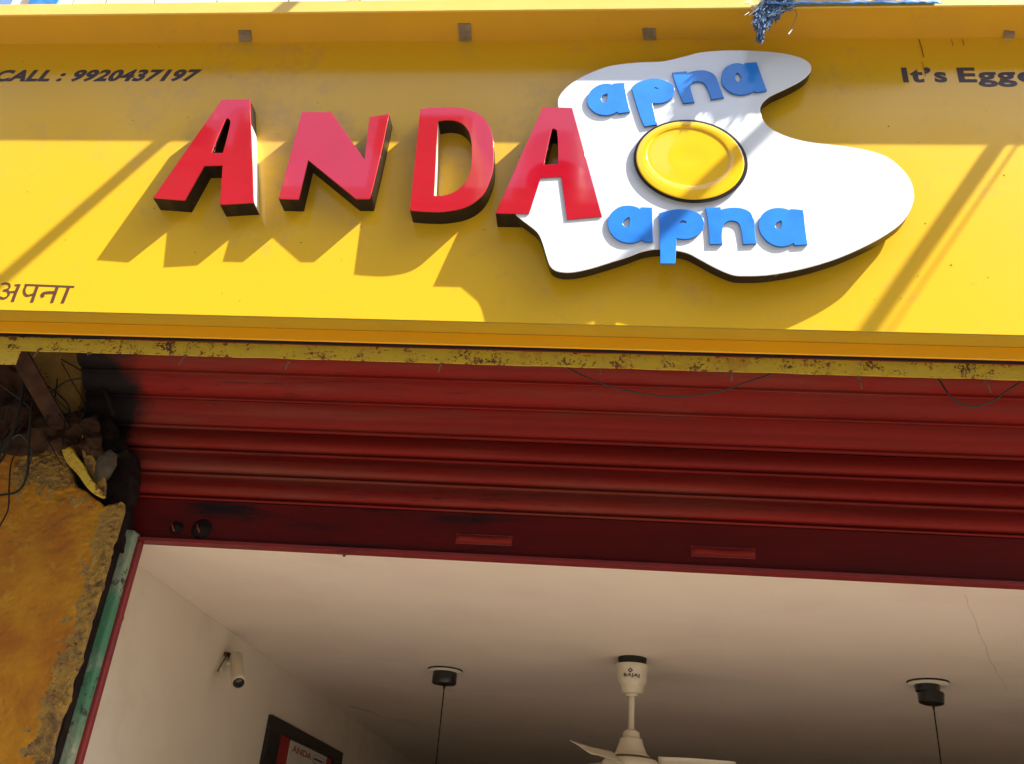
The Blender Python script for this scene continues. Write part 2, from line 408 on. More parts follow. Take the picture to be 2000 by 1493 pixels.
vs, fs = [], []
def hz(x, y): return (x / 6.22, 560 + y / 6.22)
strokes = [([(300, -20), (905, 5)], .010), ([(180, -15), (250, -18)], .010),
    ([(232, -15), (190, 80), (150, 188)], .014), ([(458, -10), (425, 80), (385, 195)], .014),
    ([(700, 0), (668, 90), (628, 200)], .014), ([(838, 5), (800, 100), (757, 205)], .014),
    ([(20, -25), (60, -38), (105, -30), (120, 0), (100, 30), (40, 48)], .009), ([(40, 48), (95, 55), (110, 90), (85, 130), (40, 145), (-10, 128)], .010),
    ([(100, 72), (195, 62)], .009), ([(325, -15), (298, 40), (305, 90), (340, 112), (415, 90)], .010),
    ([(680, 72), (560, 76), (515, 95), (528, 130)], .013)]
for k, (st, wd) in enumerate(strokes):
    pts = [hz(*p) for p in st]
    if len(pts) > 3: pts = [(p.x, p.y) for p in spline([(a, b, 0) for a, b in pts], 6)]
    ribbon(pts, wd, vs, fs, -.0006 - .00006 * k)
pyd('hindi_lettering', vs, fs, M['ink2'], sign)

# ------------------------------------------------------------------ red letters
LY = -.080
def red_letter(loops, label, y_front=LY, hard=38, sun_paint=None):
    t = thing('red_letter', label, 'sign letter', 'red letters spelling ANDA', tuple(at(*loops[0][0], 0)))
    inv = Matrix.Translation(-t.location)
    L = px_loops(loops, y_front, hard=hard)
    me = curve_mesh(L, y_front, y_front + .005, bevel=.0008); two_tone(me, M['red'], M['rededge']); me.transform(inv); link('face', me, None, t)
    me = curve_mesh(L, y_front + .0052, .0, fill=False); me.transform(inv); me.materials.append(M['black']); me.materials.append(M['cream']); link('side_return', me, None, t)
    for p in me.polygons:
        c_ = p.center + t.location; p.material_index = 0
        if sun_paint and abs(p.normal.x) > .97 and sun_paint(c_): p.material_index = 1  # sun glare on these black returns is painted in as cream
    return t
A1 = [[(433, 195), (488, 194), (494, 340), (495.5, 396), (429.5, 400), (434.5, 323.5), (399, 324), (361, 391.5), (298.5, 387)],
      [(444, 231), (448.5, 234), (449.5, 242), (435, 299), (413, 299), (439, 236)]]
Nn = [[(589.5, 219), (647.5, 219), (712, 312), (721.5, 229), (760, 222.5), (741, 312), (722.5, 388.5), (695, 388.5), (602, 313), (583.5, 389.5), (544, 388.5)]]
Dd = [[(820.6, 213), (855, 210), (881, 209.7), (911, 213), (941, 227), (958, 252), (963.5, 280), (963, 328), (956, 355), (941, 383), (911, 404), (869, 413), (836, 413.5), (800.4, 410.7)],
      [(855, 237.4), (881, 234.6), (903, 242), (917.6, 263), (921.5, 301), (917.6, 337), (905, 361), (881, 378), (847.7, 382.7)]]
A2 = [[(1060, 209), (1117.4, 211), (1175.6, 422.7), (1107.5, 428.8), (1096, 345), (1055.6, 347.4), (1033, 417.6), (968, 416.7)],
      [(1081, 251), (1087, 254), (1089.5, 275), (1089.7, 321), (1062.6, 321.8), (1077, 256)]]
red_letter(A1, 'glossy red capital A, furthest left, standing clear on the yellow board', sun_paint=lambda c: c.x > at(480, 300, 0).x)
red_letter(Nn, 'glossy red capital N on the yellow board')
red_letter(Dd, 'glossy red capital D on the yellow board', sun_paint=lambda c: at(840, 300, 0).x < c.x < at(866, 300, 0).x)
red_letter(A2, 'glossy red capital A overlapping the left edge of the fried egg', y_front=-.0895)

# ------------------------------------------------------------------ fried egg emblem
EY = -.084
EGG = [(1090, 206.5), (1091, 191), (1106, 171.5), (1127, 156), (1155, 142), (1190, 129.5), (1242.5, 122.5), (1295, 120), (1335, 111), (1370, 102.5),
       (1422, 98.7), (1492, 100.5), (1538, 106), (1569.5, 115.5), (1583.5, 128), (1582, 142), (1562.5, 159), (1527.5, 177), (1503, 189), (1487, 205),
       (1485.5, 220.5), (1492.5, 238), (1506.5, 252), (1538, 267), (1580, 277.5), (1650, 286), (1695.5, 294), (1730.5, 306), (1758.5, 327), (1778, 353),
       (1785.4, 381), (1781, 403), (1769, 426), (1749, 446), (1702, 475), (1635, 505), (1568, 525), (1501, 537), (1451, 539), (1431, 537), (1401, 525),
       (1367, 507), (1344, 495), (1317, 489), (1284, 486.5), (1253.6, 491.6), (1227, 501.6), (1182, 516), (1152, 525), (1116, 532), (1089, 530),
       (1075, 520.7), (1066, 496.6), (1058.6, 472.5), (1049.6, 454.4), (1031.5, 439), (1016, 427), (1006, 415), (1020, 392), (1042, 350), (1060, 334),
       (1092, 330), (1099, 320), (1097, 250)]
egg = thing('egg_emblem', 'large white fried egg cut-out with a yellow yolk and blue words', 'sign emblem', None, tuple(at(1400, 330, 0)))
einv = Matrix.Translation(-egg.location)
L = px_loops([EGG], EY, hard=200)
me = curve_mesh(L, EY, EY + .005, bevel=.001); me.transform(einv); link('white_face', me, M['white'], egg)
cx = sum(p[0] for p in L[0]) / len(L[0]); cz = sum(p[1] for p in L[0]) / len(L[0])
me = curve_mesh(L, EY + .0052, EY + .048, bevel=0); me.transform(einv); link('rim', me, M['black'], egg)
box('standoff', (-.3, EY + .048 + .0, -.05), (-.27, 0, .05), M['black'], egg); box('standoff', (.45, EY + .048, -.15), (.48, 0, -.05), M['black'], egg)
for c in egg.children:
    if c.name.startswith('standoff'):
        for v in c.data.vertices: v.co.y = v.co.y  # already in the emblem's own frame
# yolk: rounded outer band, pressed-in middle
def yolk_pt(r, th, y):
    k = min(1, r / .78)
    c0 = Vector((1344.5, 307)); c1 = Vector((1348, 314))
    a0, b0 = 82 / .78, 57 / .78; a1_, b1_ = 106, 76
    f = max(0, (r - .78) / .22)
    c = c0.lerp(c1, f); a = a0 + (a1_ - a0) * f; b = b0 + (b1_ - b0) * f
    rot = math.radians(7); x, z = a * r * math.cos(th), b * r * math.sin(th)
    return at(c.x + x * math.cos(rot) - z * math.sin(rot), c.y + x * math.sin(rot) + z * math.cos(rot), y)
rings = [(.2, .0118), (.45, .0118), (.65, .0116), (.755, .0118), (.775, .0120), (.784, .0146), (.792, .0150), (.90, .0152), (.97, .0150), (.99, .0146), (1.0, .0135)]
NT = 72; vs = [yolk_pt(0, 0, EY - .010)]; fs = []
for r, h in rings:
    for j in range(NT): vs.append(yolk_pt(r, -2 * math.pi * j / NT, EY - h))
for j in range(NT): fs.append((0, 1 + j, 1 + (j + 1) % NT))
for i in range(len(rings) - 1):
    for j in range(NT):
        a = 1 + i * NT + j; b = 1 + i * NT + (j + 1) % NT; fs.append((a, a + NT, b + NT, b))
yo = pyd('yolk', [v - egg.location for v in vs], fs, M['yolk'], egg, smooth=True)
vs, fs = [], []
for k, (r, h) in enumerate(((1.0, .0125), (1.055, .0115), (1.055, -.0005), (1.0, -.0005))):
    for j in range(NT): vs.append(yolk_pt(r, -2 * math.pi * j / NT, EY - h) - egg.location)
for k in range(4):
    for j in range(NT):
        a, b = k * NT + j, k * NT + (j + 1) % NT; c, d = ((k + 1) % 4) * NT + (j + 1) % NT, ((k + 1) % 4) * NT + j; fs.append((a, d, c, b))
pyd('yolk_rim', vs, fs, M['black'], yo)
def z5(l): return [(x / 3.318 + 700, y / 3.318 + 150) for x, y in l]
def z6(l): return [(x / 2.986 + 1200, y / 2.986 + 150) for x, y in l]
def z2(l): return [(x / 2.857 + 700, y / 2.857) for x, y in l]
def z3(l): return [(x / 2.857 + 1300, y / 2.857) for x, y in l]
BL = [
 ([z2([(1385, 470), (1418, 478), (1426, 470), (1482, 467), (1490, 520), (1512, 622), (1455, 630), (1443, 620), (1390, 640), (1330, 630), (1290, 595), (1280, 555), (1300, 510), (1340, 480)]),
   z2([(1392, 518), (1392, 555), (1378, 577), (1360, 575), (1350, 555), (1360, 530)])], 'a', 'upper'),
 ([z2([(1528, 492), (1565, 462), (1640, 442), (1700, 450), (1750, 475), (1760, 505), (1740, 550), (1700, 570), (1635, 573), (1645, 620), (1663, 692), (1600, 703), (1580, 660), (1545, 550)]),
   z2([(1636, 492), (1660, 484), (1680, 496), (1678, 503), (1655, 496)])], 'p', 'upper'),
 ([z3([(42, 408), (115, 402), (118, 412), (170, 398), (225, 398), (270, 420), (290, 460), (303, 500), (320, 542), (258, 552), (240, 500), (215, 462), (185, 452), (150, 458), (135, 480), (142, 520), (157, 568), (102, 573), (80, 520), (58, 460)])], 'n', 'upper'),
 ([z3([(395, 356), (437, 364), (443, 355), (505, 350), (530, 420), (560, 503), (505, 512), (493, 504), (440, 525), (380, 520), (335, 490), (315, 450), (322, 400), (350, 370)]),
   z3([(405, 402), (422, 425), (425, 445), (410, 462), (392, 455), (385, 435), (390, 412)])], 'a', 'upper right'),
 ([z5([(1790, 845), (1825, 862), (1833, 850), (1900, 852), (1901, 950), (1904, 1066), (1855, 1064), (1840, 1050), (1780, 1072), (1720, 1068), (1665, 1040), (1630, 990), (1622, 940), (1640, 890), (1690, 850), (1740, 839)]),
   z5([(1757, 903), (1763, 930), (1758, 965), (1745, 982), (1720, 976), (1708, 955), (1718, 930)])], 'a', 'lower'),
 ([z6([(265, 800), (330, 782), (400, 777), (480, 795), (513, 828), (518, 870), (490, 915), (440, 940), (400, 943), (358, 936), (355, 1010), (350, 1086), (272, 1086), (271, 960)]),
   z6([(372, 850), (398, 833), (423, 842), (426, 852), (400, 858)])], 'p', 'lower'),
 ([z6([(537, 768), (615, 765), (618, 780), (680, 768), (745, 772), (790, 795), (812, 840), (815, 900), (823, 970), (755, 973), (745, 900), (730, 855), (700, 838), (660, 840), (630, 870), (625, 972), (560, 973), (553, 870)])], 'n', 'lower'),
 ([z6([(980, 770), (1020, 783), (1030, 776), (1098, 782), (1108, 880), (1121, 975), (1056, 980), (1046, 964), (1000, 984), (950, 984), (895, 957), (855, 905), (847, 850), (872, 800), (920, 773)]),
   z6([(977, 835), (979, 870), (965, 895), (945, 893), (932, 873), (942, 850)])], 'a', 'lower right')]
for loops, ch, row in BL:
    L = px_loops(loops, EY - .0085, hard=45)
    me = curve_mesh(L, EY - .0085, EY - .0003, bevel=.0010, grow=.0032)
    me.materials.append(M['blue']); me.materials.append(M['blueedge'])
    for p in me.polygons: p.material_index = 0 if abs(p.normal.y) > .4 else 1
    me.transform(einv)
    o = link('blue_letter', me, None, egg)

# ------------------------------------------------------------------ rusty angle bar with nails under the sign
bar = thing('angle_bar', 'long steel bar with flaking yellow paint and rust under the sign', 'steel bar', None, (0, .125, 3.41))
N_ = 220; vs, fs = [], []
for i in range(N_ + 1):
    x = SX0 + (SX1 - SX0) * i / N_
    j1 = .0022 * noise.noise(Vector((x * 9, 0, 0))); j2 = .003 * noise.noise(Vector((x * 7, 5, 0)))
    zt_, zb_ = at(1000, 686, .122).z - 3.41 + j1, at(1000, 713, .122).z - 3.41 + j2
    sl = .000 * x
    for y, z in ((-.003, zt_), (-.003, zb_), (.003, zb_), (.003, zt_ - .006), (.055, zt_ - .006), (.055, zt_)): vs.append((x, y, z + sl))
for i in range(N_):
    for k in range(6): a = i * 6 + k; b = i * 6 + (k + 1) % 6; fs.append((a, b, b + 6, a + 6))
pyd('angle', vs, fs, M['rustbar'], bar)
for (x, y, dx, dl) in ((77, 682, -8, 18), (172, 690, 2, 6), (360, 695, -8, 20), (563, 708, -4, 16), (861, 712, -4, 18), (1172, 724, 0, 10), (1428, 726, 0, 22), (1678, 738, 3, 24), (1928, 748, 4, 22), (18, 675, 2, 8)):
    a = at(x, y, .112); b = at(x + dx, y + dl, .112) + Vector((0, -.012, 0)); c = Vector(bar.location)
    tube('nail', [a - c + Vector((0, .02, .012)), a - c, b - c], [.006, .0045, .003], M['rust'], bar, 6)

# ------------------------------------------------------------------ roller shutter
SY = .3 + DY; Z0 = at(1000, 1095, SY).z
sh = thing('roller_shutter', 'dark red steel roller shutter rolled up above the opening, black grease at its left end', 'roller shutter', None, (0, SY, Z0))
SHX0, SHX1 = -2.42, 3.9
path = []
for yy, py in ((SY, 1011), (SY, 963), (SY, 915), (SY, 868), (SY - .065, 808), (SY - .16, 756), (SY - .25, 712), (SY - .33, 676)):
    q_ = at(1000, py - 5, yy); path.append(Vector((q_.y, q_.z)))
prof = [(0, -.008), (.02, .002), (.05, .0065), (.09, .0066), (.115, .001), (.12, -.025), (.215, -.030), (.222, .001), (.26, .011), (.36, .0155), (.48, .0165), (.60, .0145), (.74, .0095), (.86, .0035), (.95, -.002), (1.0, -.004)]
profs = [(0, -.004), (.03, .003), (.07, .007), (.11, .005), (.13, -.008), (.18, -.010), (.20, .002), (.32, .0095), (.5, .014), (.66, .013), (.82, .007), (.93, .001), (1, -.004)]
for i in range(len(path) - 1):
    a, b = path[i], path[i + 1]; d = b - a; ln = d.length; d = d.normalized(); n = Vector((-d.y, d.x))
    if n.x > 0: n = -n                              # outwards = towards the street
    pr = prof if i < 3 else profs
    if i == 3: pr = [(0, -.004), (.02, .003), (.06, .0065), (.10, .0062), (.135, .001), (.15, -.006), (.19, -.006), (.21, .001), (.3, .004), (.5, .005), (.56, .0035), (.6, .005), (.8, .004), (.95, 0), (1, -.002)]
    vs, fs = [], []; XS = 24
    for k in range(XS + 1):
        x = SHX0 + (SHX1 - SHX0) * k / XS
        sag = .0035 * noise.noise(Vector((x * 1.1, i * 3.3, 0)))
        for v, o_ in pr:
            if pr is prof and v > .24: o_ *= 1.3
            p = a + d * (v * ln) + n * (o_ + sag); vs.append((x, p.x - SY, p.y - Z0))
    q = len(pr)
    for k in range(XS):
        for j in range(q - 1): A = k * q + j; fs.append((A, A + q, A + q + 1, A + 1))
    o = pyd('slat', vs, fs, M['shutter'], sh, smooth=True)
# bottom plate with pressed handles, locks, and the bright red angle at the bottom
ZP0, ZP1 = Z0 + .012, path[0].y - .004
bm = bmesh.new(); bbox(bm, (SHX0, -.004, ZP0 - Z0), (SHX1, .004, ZP1 - Z0), .001)
plate = from_bm('bottom_plate', bm, M['plate'], sh)
bm = bmesh.new(); bbox(bm, (SHX0, -.030, -.004), (SHX1, .03, .0115), .001); from_bm('bottom_angle', bm, M['redpaint'], sh)
def handle(x0, x1, y0, y1, lab):
    a = bt(x0, y0, .29); b = bt(x1, y1, .29); zc = (a.z + b.z) / 2 - Z0
    vs, fs = [], []; K = 20
    for i in range(K + 1):
        u = i / K; x = a.x + (b.x - a.x) * u
        e = min(1, min(u, 1 - u) / .06) ** .5
        wob = .0018 * math.sin(u * 9)
        for v, h in ((-1, 0), (-.9, .004), (-.55, .014), (-.1, .016), (.35, .014), (.7, .008), (.9, .002)):
            vs.append((x, -.0045 - h * e, zc + wob + v * .020))
    for i in range(K):
        for j in range(6): A = i * 7 + j; fs.append((A, A + 7, A + 8, A + 1))
    pyd('pressed_handle', vs, fs, M['shutter'], sh, smooth=True)
    for s in (-1, 1):
        vs2, fs2 = tube_geo([(a.x, -.006, zc + s * .020), (b.x, -.006, zc + s * .020 + .001)], .0028, 6); pyd('handle_edge', vs2, fs2, M['redpaint'], sh)
handle(890, 1000, 1052, 1056, '')
handle(1350, 1476, 1078, 1080, '')
for (x, y, r) in ((343, 1030, .024), (392, 1032, .036)):
    p = bt(x, y, .285)

    g = lathe('lock_boss', [(r * 1.3, 0), (r * 1.1, .004), (r * .8, .02), (r * .35, .026), (r * .3, .03)], (0, 0, 0), M['grease'], sh, 20)
    g.rotation_euler = (math.pi / 2, 0, 0); g.location = (p.x, -.004, p.z - Z0)
    k_ = tube('lock_pin', spline([(p.x - .012, -.034, p.z - Z0 + .01), (p.x - .002, -.042, p.z - Z0 - .005), (p.x + .008, -.034, p.z - Z0 - .025)], 4), .0035, M['redpaint'], sh, 6)
k_ = bt(670, 1092, .27)
box('catch', (k_.x - .022, -.03, -.018), (k_.x + .022, -.012, -.0045), M['redpaint'], sh, bev=.002)
box('catch_tongue', (k_.x - .006, -.027, -.028), (k_.x + .006, -.018, -.018), M['rust'], sh, bev=.001)

# cables drooping under the sign
def cable(pts, r, m, label, name='cable', cat='cable', dy_=.16):
    P = spline([at(p[0], p[1], p[2] + dy_) for p in pts], 8); o = tube(name, P, r, m); return tag(o, label, cat)
cable([(1090, 700, .06), (1115, 722, .05), (1165, 745, .02), (1230, 765, .0), (1310, 775, -.01), (1395, 768, -.01), (1455, 748, .0), (1510, 728, .03), (1550, 700, .06)], .0032, M['cable2'], 'thin grey cable sagging in a long loop across the top shutter slats')
cable([(1815, 715, .06), (1836, 745, .04), (1860, 778, .0), (1895, 794, .0), (1935, 786, .0), (1965, 765, .02), (2000, 742, .05), (2040, 715, .06)], .0034, M['cable2'], 'thin dark cable in a tight loop at the right edge of the shutter')

# ------------------------------------------------------------------ left pillar, broken wall, jamb
def inside(p, poly):
    c = False; k = len(poly); x, y = p
    for i in range(k):
        (x1, y1), (x2, y2) = poly[i], poly[i - 1]
        if (y1 > y) != (y2 > y) and x < (x2 - x1) * (y - y1) / (y2 - y1) + x1: c = not c
    return c
def rough_slab(name, poly, Yf, Yb, m, parent=None, step=.012, amp=.012, edge=.014, seed=0, crumb=None):
    """plaster face with a broken outline and lumps, poly in (x, z)"""
    xs = [p[0] for p in poly]; zs = [p[1] for p in poly]; x0, x1, z0, z1 = min(xs), max(xs), min(zs), max(zs)
    nx, nz_ = int((x1 - x0) / step) + 2, int((z1 - z0) / step) + 2
    def warp(x, z):
        v = Vector((x * 14, z * 14, seed)); a = noise.noise(v) + .5 * noise.noise(v * 2.7)
        b = noise.noise(v + Vector((7, 3, 1))) + .5 * noise.noise(v * 2.7 + Vector((1, 9, 1)))
        return (x + a * edge, z + b * edge)
    idx = {}; vs = []; fs = []; cells = set()
    for i in range(nx):
        for j in range(nz_):
            c = (x0 + (i + .5) * step, z0 + (j + .5) * step)
            if inside(warp(*c), poly): cells.add((i, j))
    def vid(i, j):
        if (i, j) not in idx:
            x, z = x0 + i * step, z0 + j * step
            v = Vector((x * 5, z * 5, seed)); d = noise.noise(v) * .6 + noise.noise(v * 3) * .3 + noise.noise(v * 9) * .18
            if crumb: d -= crumb(x, z) * (.9 + 1.6 * noise.noise(v * 13))
            idx[i, j] = len(vs); vs.append(Vector((x, Yf - d * amp, z)))
        return idx[i, j]
    for i, j in cells: fs.append((vid(i, j), vid(i + 1, j), vid(i + 1, j + 1), vid(i, j + 1)))
    bm = bmesh.new(); bv = [bm.verts.new(v) for v in vs]
    for f in fs: bm.faces.new([bv[k] for k in f])
    be = [e for e in bm.edges if e.is_boundary]; bset = {v for e in be for v in e.verts}
    for _ in range(3):
        new = {}
        for v in bset:
            nb = [e.other_vert(v) for e in v.link_edges if e.is_boundary]
            if len(nb) == 2: new[v] = v.co * .4 + (nb[0].co + nb[1].co) * .3
        for v, c in new.items(): v.co.x, v.co.z = c.x, c.z
    for v in bset: v.co.y += .004
    r = bmesh.ops.extrude_edge_only(bm, edges=be)
    for v in [g for g in r['geom'] if isinstance(g, bmesh.types.BMVert)]: v.co.y = Yb
    bmesh.ops.recalc_face_normals(bm, faces=bm.faces)
    if crumb:
        for f in bm.faces:
            c = f.calc_center_median(); f.material_index = 1 if crumb(c.x, c.z) > .35 + .5 * noise.noise(Vector((c.x * 22, c.z * 22, 3))) else 0
    return from_bm(name, bm, m, parent, smooth=True)
def poly_at(pts, Y): return [(v.x, v.z) for v in (at(x, y, Y) for x, y in pts)]
pil = thing('pillar', 'ochre plastered pillar with a crumbling broken top left of the shop opening', 'pillar')
PYF = .15 + DY; PX = at(240, 985, PYF).x
pp = poly_at([(-260, 900), (-60, 880), (20, 862), (60, 850), (110, 868), (128, 900), (140, 940), (175, 965), (205, 988), (240, 978)], PYF)
zmid = 1.45
ztop_ = pp[-1][1]
def crumb(x, z):
    a = max(0, 1 - (PX - x) / .13); b = max(0, 1 - (ztop_ + .22 - z + max(0, (PX - .3 - x)) * .0) / .30) if x > PX - .55 else 0
    return min(1, max(a * .9, b))
rough_slab('plaster_face', [(-2.95, zmid), (PX, zmid), (PX, pp[-1][1])] + list(reversed(pp[:-1]))[:-1] + [(-2.95, pp[1][1])], PYF, PYF + .035, [M['plaster'], M['crumb']], pil, step=.008, edge=.010, crumb=crumb)
box('core', (-4.4, PYF + .012, 0), (PX - .03, PYF + .035, zmid + .02), M['plaster'], pil)
box('core', (-4.4, PYF + .012, zmid + .02), (-2.92, PYF + .035, 3.0), M['plaster'], pil)
bw = thing('wall_remnant', 'dirty ochre strip of plaster wall between the yellow bar and the grimy shutter end', 'wall')
rough_slab('plaster', poly_at([(-200, 480), (180, 480), (168, 640), (166, 700), (158, 760), (160, 800), (150, 850), (165, 900), (150, 960), (-200, 960)], .28 + DY), .28 + DY, .36 + DY, M['plaster2'], bw, step=.014, amp=.014, seed=5)
box('masonry', (-5.0, .365 + DY, 0), (XL - .202, 1.2, 5.0), M['plaster2'], bw)
eb = thing('shutter_bracket', 'grease blackened steel end bracket of the roller shutter', 'bracket')
rough_slab('end_plate', poly_at([(160, 640), (205, 640), (196, 720), (205, 760), (200, 800), (225, 845), (262, 880), (258, 930), (246, 985), (236, 1075), (185, 1075), (150, 940), (150, 820), (165, 760)], .2 + DY), .215 + DY, .29 + DY, M['grease'], eb, step=.010, amp=.032, edge=.016, seed=9)
for k, (x, y, x2, y2, r) in enumerate(((185, 700, 222, 812, .010), (200, 905, 250, 880, .012))):
    tube('bracket_arm', [bt(x, y, .19), bt(x2, y2, .20)], r, M['grease'], eb, 8)
gc = thing('guide_channel', 'black steel shutter guide channel along the pillar edge', 'guide rail')
CY = .235 + DY
X1 = at(131, 1400, CY).x; X2 = at(162, 1400, CY).x; X3 = bt(163, 1400, .27).x; X4 = bt(181, 1400, .27).x
box('channel_web', (-4.4, PYF + .036, 0), (PX + .004, PYF + .08, pp[-1][1] - .03), M['grease'], gc)
box('channel_back', (PX - .06, CY + .02, 0), (X1, CY + .03, 2.95), M['grease'], gc)
box('channel_lip', (X1 - .005, CY - .004, 0), (X1, CY + .0195, 2.88), M['grease'], gc, bev=.001)
jb = thing('door_jamb', 'narrow door jamb with worn green paint beside the black guide channel', 'door jamb')
rough_slab('green_face', [(X1, 1.4), (X2, 1.4), (X2, 2.80), (X1, 2.80)], CY, CY + .05, M['green'], jb, step=.008, amp=.006, edge=.004, seed=3)
box('lower_face', (X1, CY + .002, 0), (X2, CY + .05, 1.4), M['green'], jb)
df = thing('door_frame', 'thin red painted frame strip edging the shop opening', 'door frame')
rough_slab('upright', [(X3, 1.4), (X4, 1.4), (X4, Z0 - .003), (X3, Z0 - .003)], .27 + DY, .30 + DY, M['redpaint'], df, step=.006, amp=.003, edge=.002, seed=8)
box('lower_upright', (X3, .271 + DY, 0), (X4 - .003, .30 + DY, 1.4), M['redpaint'], df)
box('inner_reveal', (XL - .19, .765, 0), (X4 - .05, .798, 2.79), M['wall'], df)
box('lintel', (-2.5, .77, 2.81), (XR, .79, 4.0), M['dark'], df)
pr_ = thing('pillar', 'ochre plastered pillar at the far right end of the opening', 'pillar')
box('plaster_face', (3.7, .5, 0), (5.0, 1.0, 5.0), M['plaster'], pr_)

# ------------------------------------------------------------------ rubbish stuffed above the pillar
cl = thing('cloth_bundle', 'dark dirty brown cloth bundle stuffed on top of the broken pillar', 'cloth')
def crumple(name, corners, Y, m, parent, n=34, amp=.05, seed=0, sag=.03):
    """folded cloth between four pixel corners (tl, tr, br, bl)"""
    tl, tr, br, bl = [bt(*c, Y) for c in corners]; vs, fs = [], []
    for j in range(n + 1):
        for i in range(n + 1):
            u, v = i / n, j / n
            p = (tl * (1 - u) + tr * u) * (1 - v) + (bl * (1 - u) + br * u) * v
            q = Vector((u * 3.2 + v * 2.2, v * 1.6, seed))
            fold = 1 - abs(noise.noise(q * 1.3)) * 2.6; f2 = 1 - abs(noise.noise(q * 3.1 + Vector((4, 4, 0)))) * 2.4
            e = min(u, 1 - u, v, 1 - v) * 6; e = min(1, e)
            p = p + Vector((noise.noise(q * 2) * .02, -(fold * .65 + f2 * .3) * amp - e * sag, noise.noise(q * 2.3) * .022))
            vs.append(p)
    for j in range(n):
        for i in range(n): a = j * (n + 1) + i; fs.append((a, a + n + 1, a + n + 2, a + 1))
    o = pyd(name, vs, fs, m, parent, smooth=True)
    md = o.modifiers.new('s', 'SOLIDIFY'); md.thickness = .004; return o
crumple('fold', [(-140, 690), (45, 700), (135, 860), (-100, 905)], .17, M['cloth'], cl, seed=1, amp=.06)
crumple('fold', [(-100, 800), (75, 790), (150, 880), (-60, 905)], .135, M['cloth'], cl, seed=7, amp=.05)
crumple('fold', [(70, 800), (190, 815), (215, 905), (110, 890)], .19, M['cloth'], cl, seed=12, amp=.04)
br_ = thing('steel_strut', 'rusty dark steel strut slanting down from the yellow bar to the pillar top', 'strut')
a, b = at(22, 668, .15), bt(118, 838, .12)
d = (b - a).normalized(); s = d.cross(Vector((0, 1, 0))).normalized() * .038; yv = Vector((0, .03, 0))
vs = []
for i in range(13):
    p = a.lerp(b, i / 12)
    for c1, c2 in ((-1, 0), (1, 0), (1, 1), (-1, 1)): vs.append(p + s * c1 + yv * c2 + Vector((0, noise.noise(p * 20) * .003, 0)))
fs = [(k * 4 + j, k * 4 + (j + 1) % 4, k * 4 + 4 + (j + 1) % 4, k * 4 + 4 + j) for k in range(12) for j in range(4)] + [(3, 2, 1, 0), (48, 49, 50, 51)]
pyd('flat_bar', vs, fs, M['oldiron'], br_)
a2, b2 = at(-40, 676, .13), at(26, 700, .13)
box('gusset', (a2.x, .129, b2.z - .03), (b2.x + .02, .134, a2.z + .02), M['rustbar'], br_, bev=.002)
# broken yellow painted bracket
bk = thing('broken_bracket', 'short yellow painted steel stub pointing down at the broken pillar corner', 'bracket')
def slab_px(name, pts, Yf, Yb, m, parent, sm=True):
    Yf += DY; Yb += DY; me = curve_mesh(px_loops([pts], Yf, sm=sm), Yf, Yb, bevel=.002); return link(name, me, m, parent)
slab_px('face', [(120, 877), (128, 873), (140, 874), (148, 890), (160, 905), (172, 928), (190, 950), (203, 968), (198, 971), (175, 958), (150, 925), (130, 903)], .125, .150, M['rustbar'], bk)
slab_px('side_plate', [(160, 850), (172, 852), (175, 880), (190, 905), (204, 935), (204, 966), (190, 948), (165, 905)], .153, .17, M['plaster2'], bk)
st = thing('stone', 'smooth grey brown stone wedged beside the yellow stub', 'stone')
bm = bmesh.new(); bmesh.ops.create_icosphere(bm, subdivisions=3, radius=1)
c = bt(207, 912, .17)
for v in bm.verts:
    n = noise.noise(v.co * 1.6) * .25; v.co = Vector((v.co.x * .048, v.co.y * .03, v.co.z * .075 * (1 - .25 * v.co.x))) * (1 + n); v.co.x += v.co.z * .1
    v.co += c
from_bm('pebble', bm, M['stone'], st, smooth=True)
# loose cables hanging over the pillar
cable([(42, 560 + 90, .1), (48, 720, .06), (44, 770, .04), (30, 830, .04), (5, 895, .05), (-40, 940, .07)], .006, M['cable'], 'thick black cable hanging over the cloth bundle at the left edge', dy_=DY)
cable([(66, 770, .05), (60, 815, .04), (56, 880, .04), (52, 930, .06), (30, 962, .08), (-30, 968, .1)], .005, M['cable'], 'black cable curving down over the top of the ochre pillar', dy_=DY)
cable([(-20, 920, .06), (12, 870, .05), (40, 850, .04), (62, 885, .05), (50, 925, .06)], .004, M['cable2'], 'grey green cable loop tangled at the pillar top', dy_=DY)
cable([(38, 870, .06), (22, 905, .08), (18, 950, .11), (17, 985, .12), (12, 1005, .13), (-8, 1040, .13)], .0035, M['cable'], 'thin loose wire dangling down the ochre pillar', dy_=DY)
cable([(62, 835, .05), (85, 835, .04), (98, 800, .06), (108, 770, .08), (112, 740, .1)], .0035, M['cable'], 'thin wire looped through the rusty strut', dy_=DY)

wt = thing('wire_tangle', 'tangle of thin old wires caught in the dirty bundle above the pillar', 'wires')
rw = random.Random(11)
for k in range(12):
    x, y = rw.uniform(-10, 120), rw.uniform(700, 800); pts = [bt(x, y, rw.uniform(.02, .10))]
    for q in range(4):
        x += rw.uniform(-45, 50); y += rw.uniform(5, 50); x = min(max(x, -20), 190); pts.append(bt(x, y, rw.uniform(.03, .12)))
    tube('wire', spline(pts, 5), rw.choice((.0018, .0025, .0032)), M[rw.choice(('cable', 'cable', 'cable2', 'oldiron'))], wt, 6)

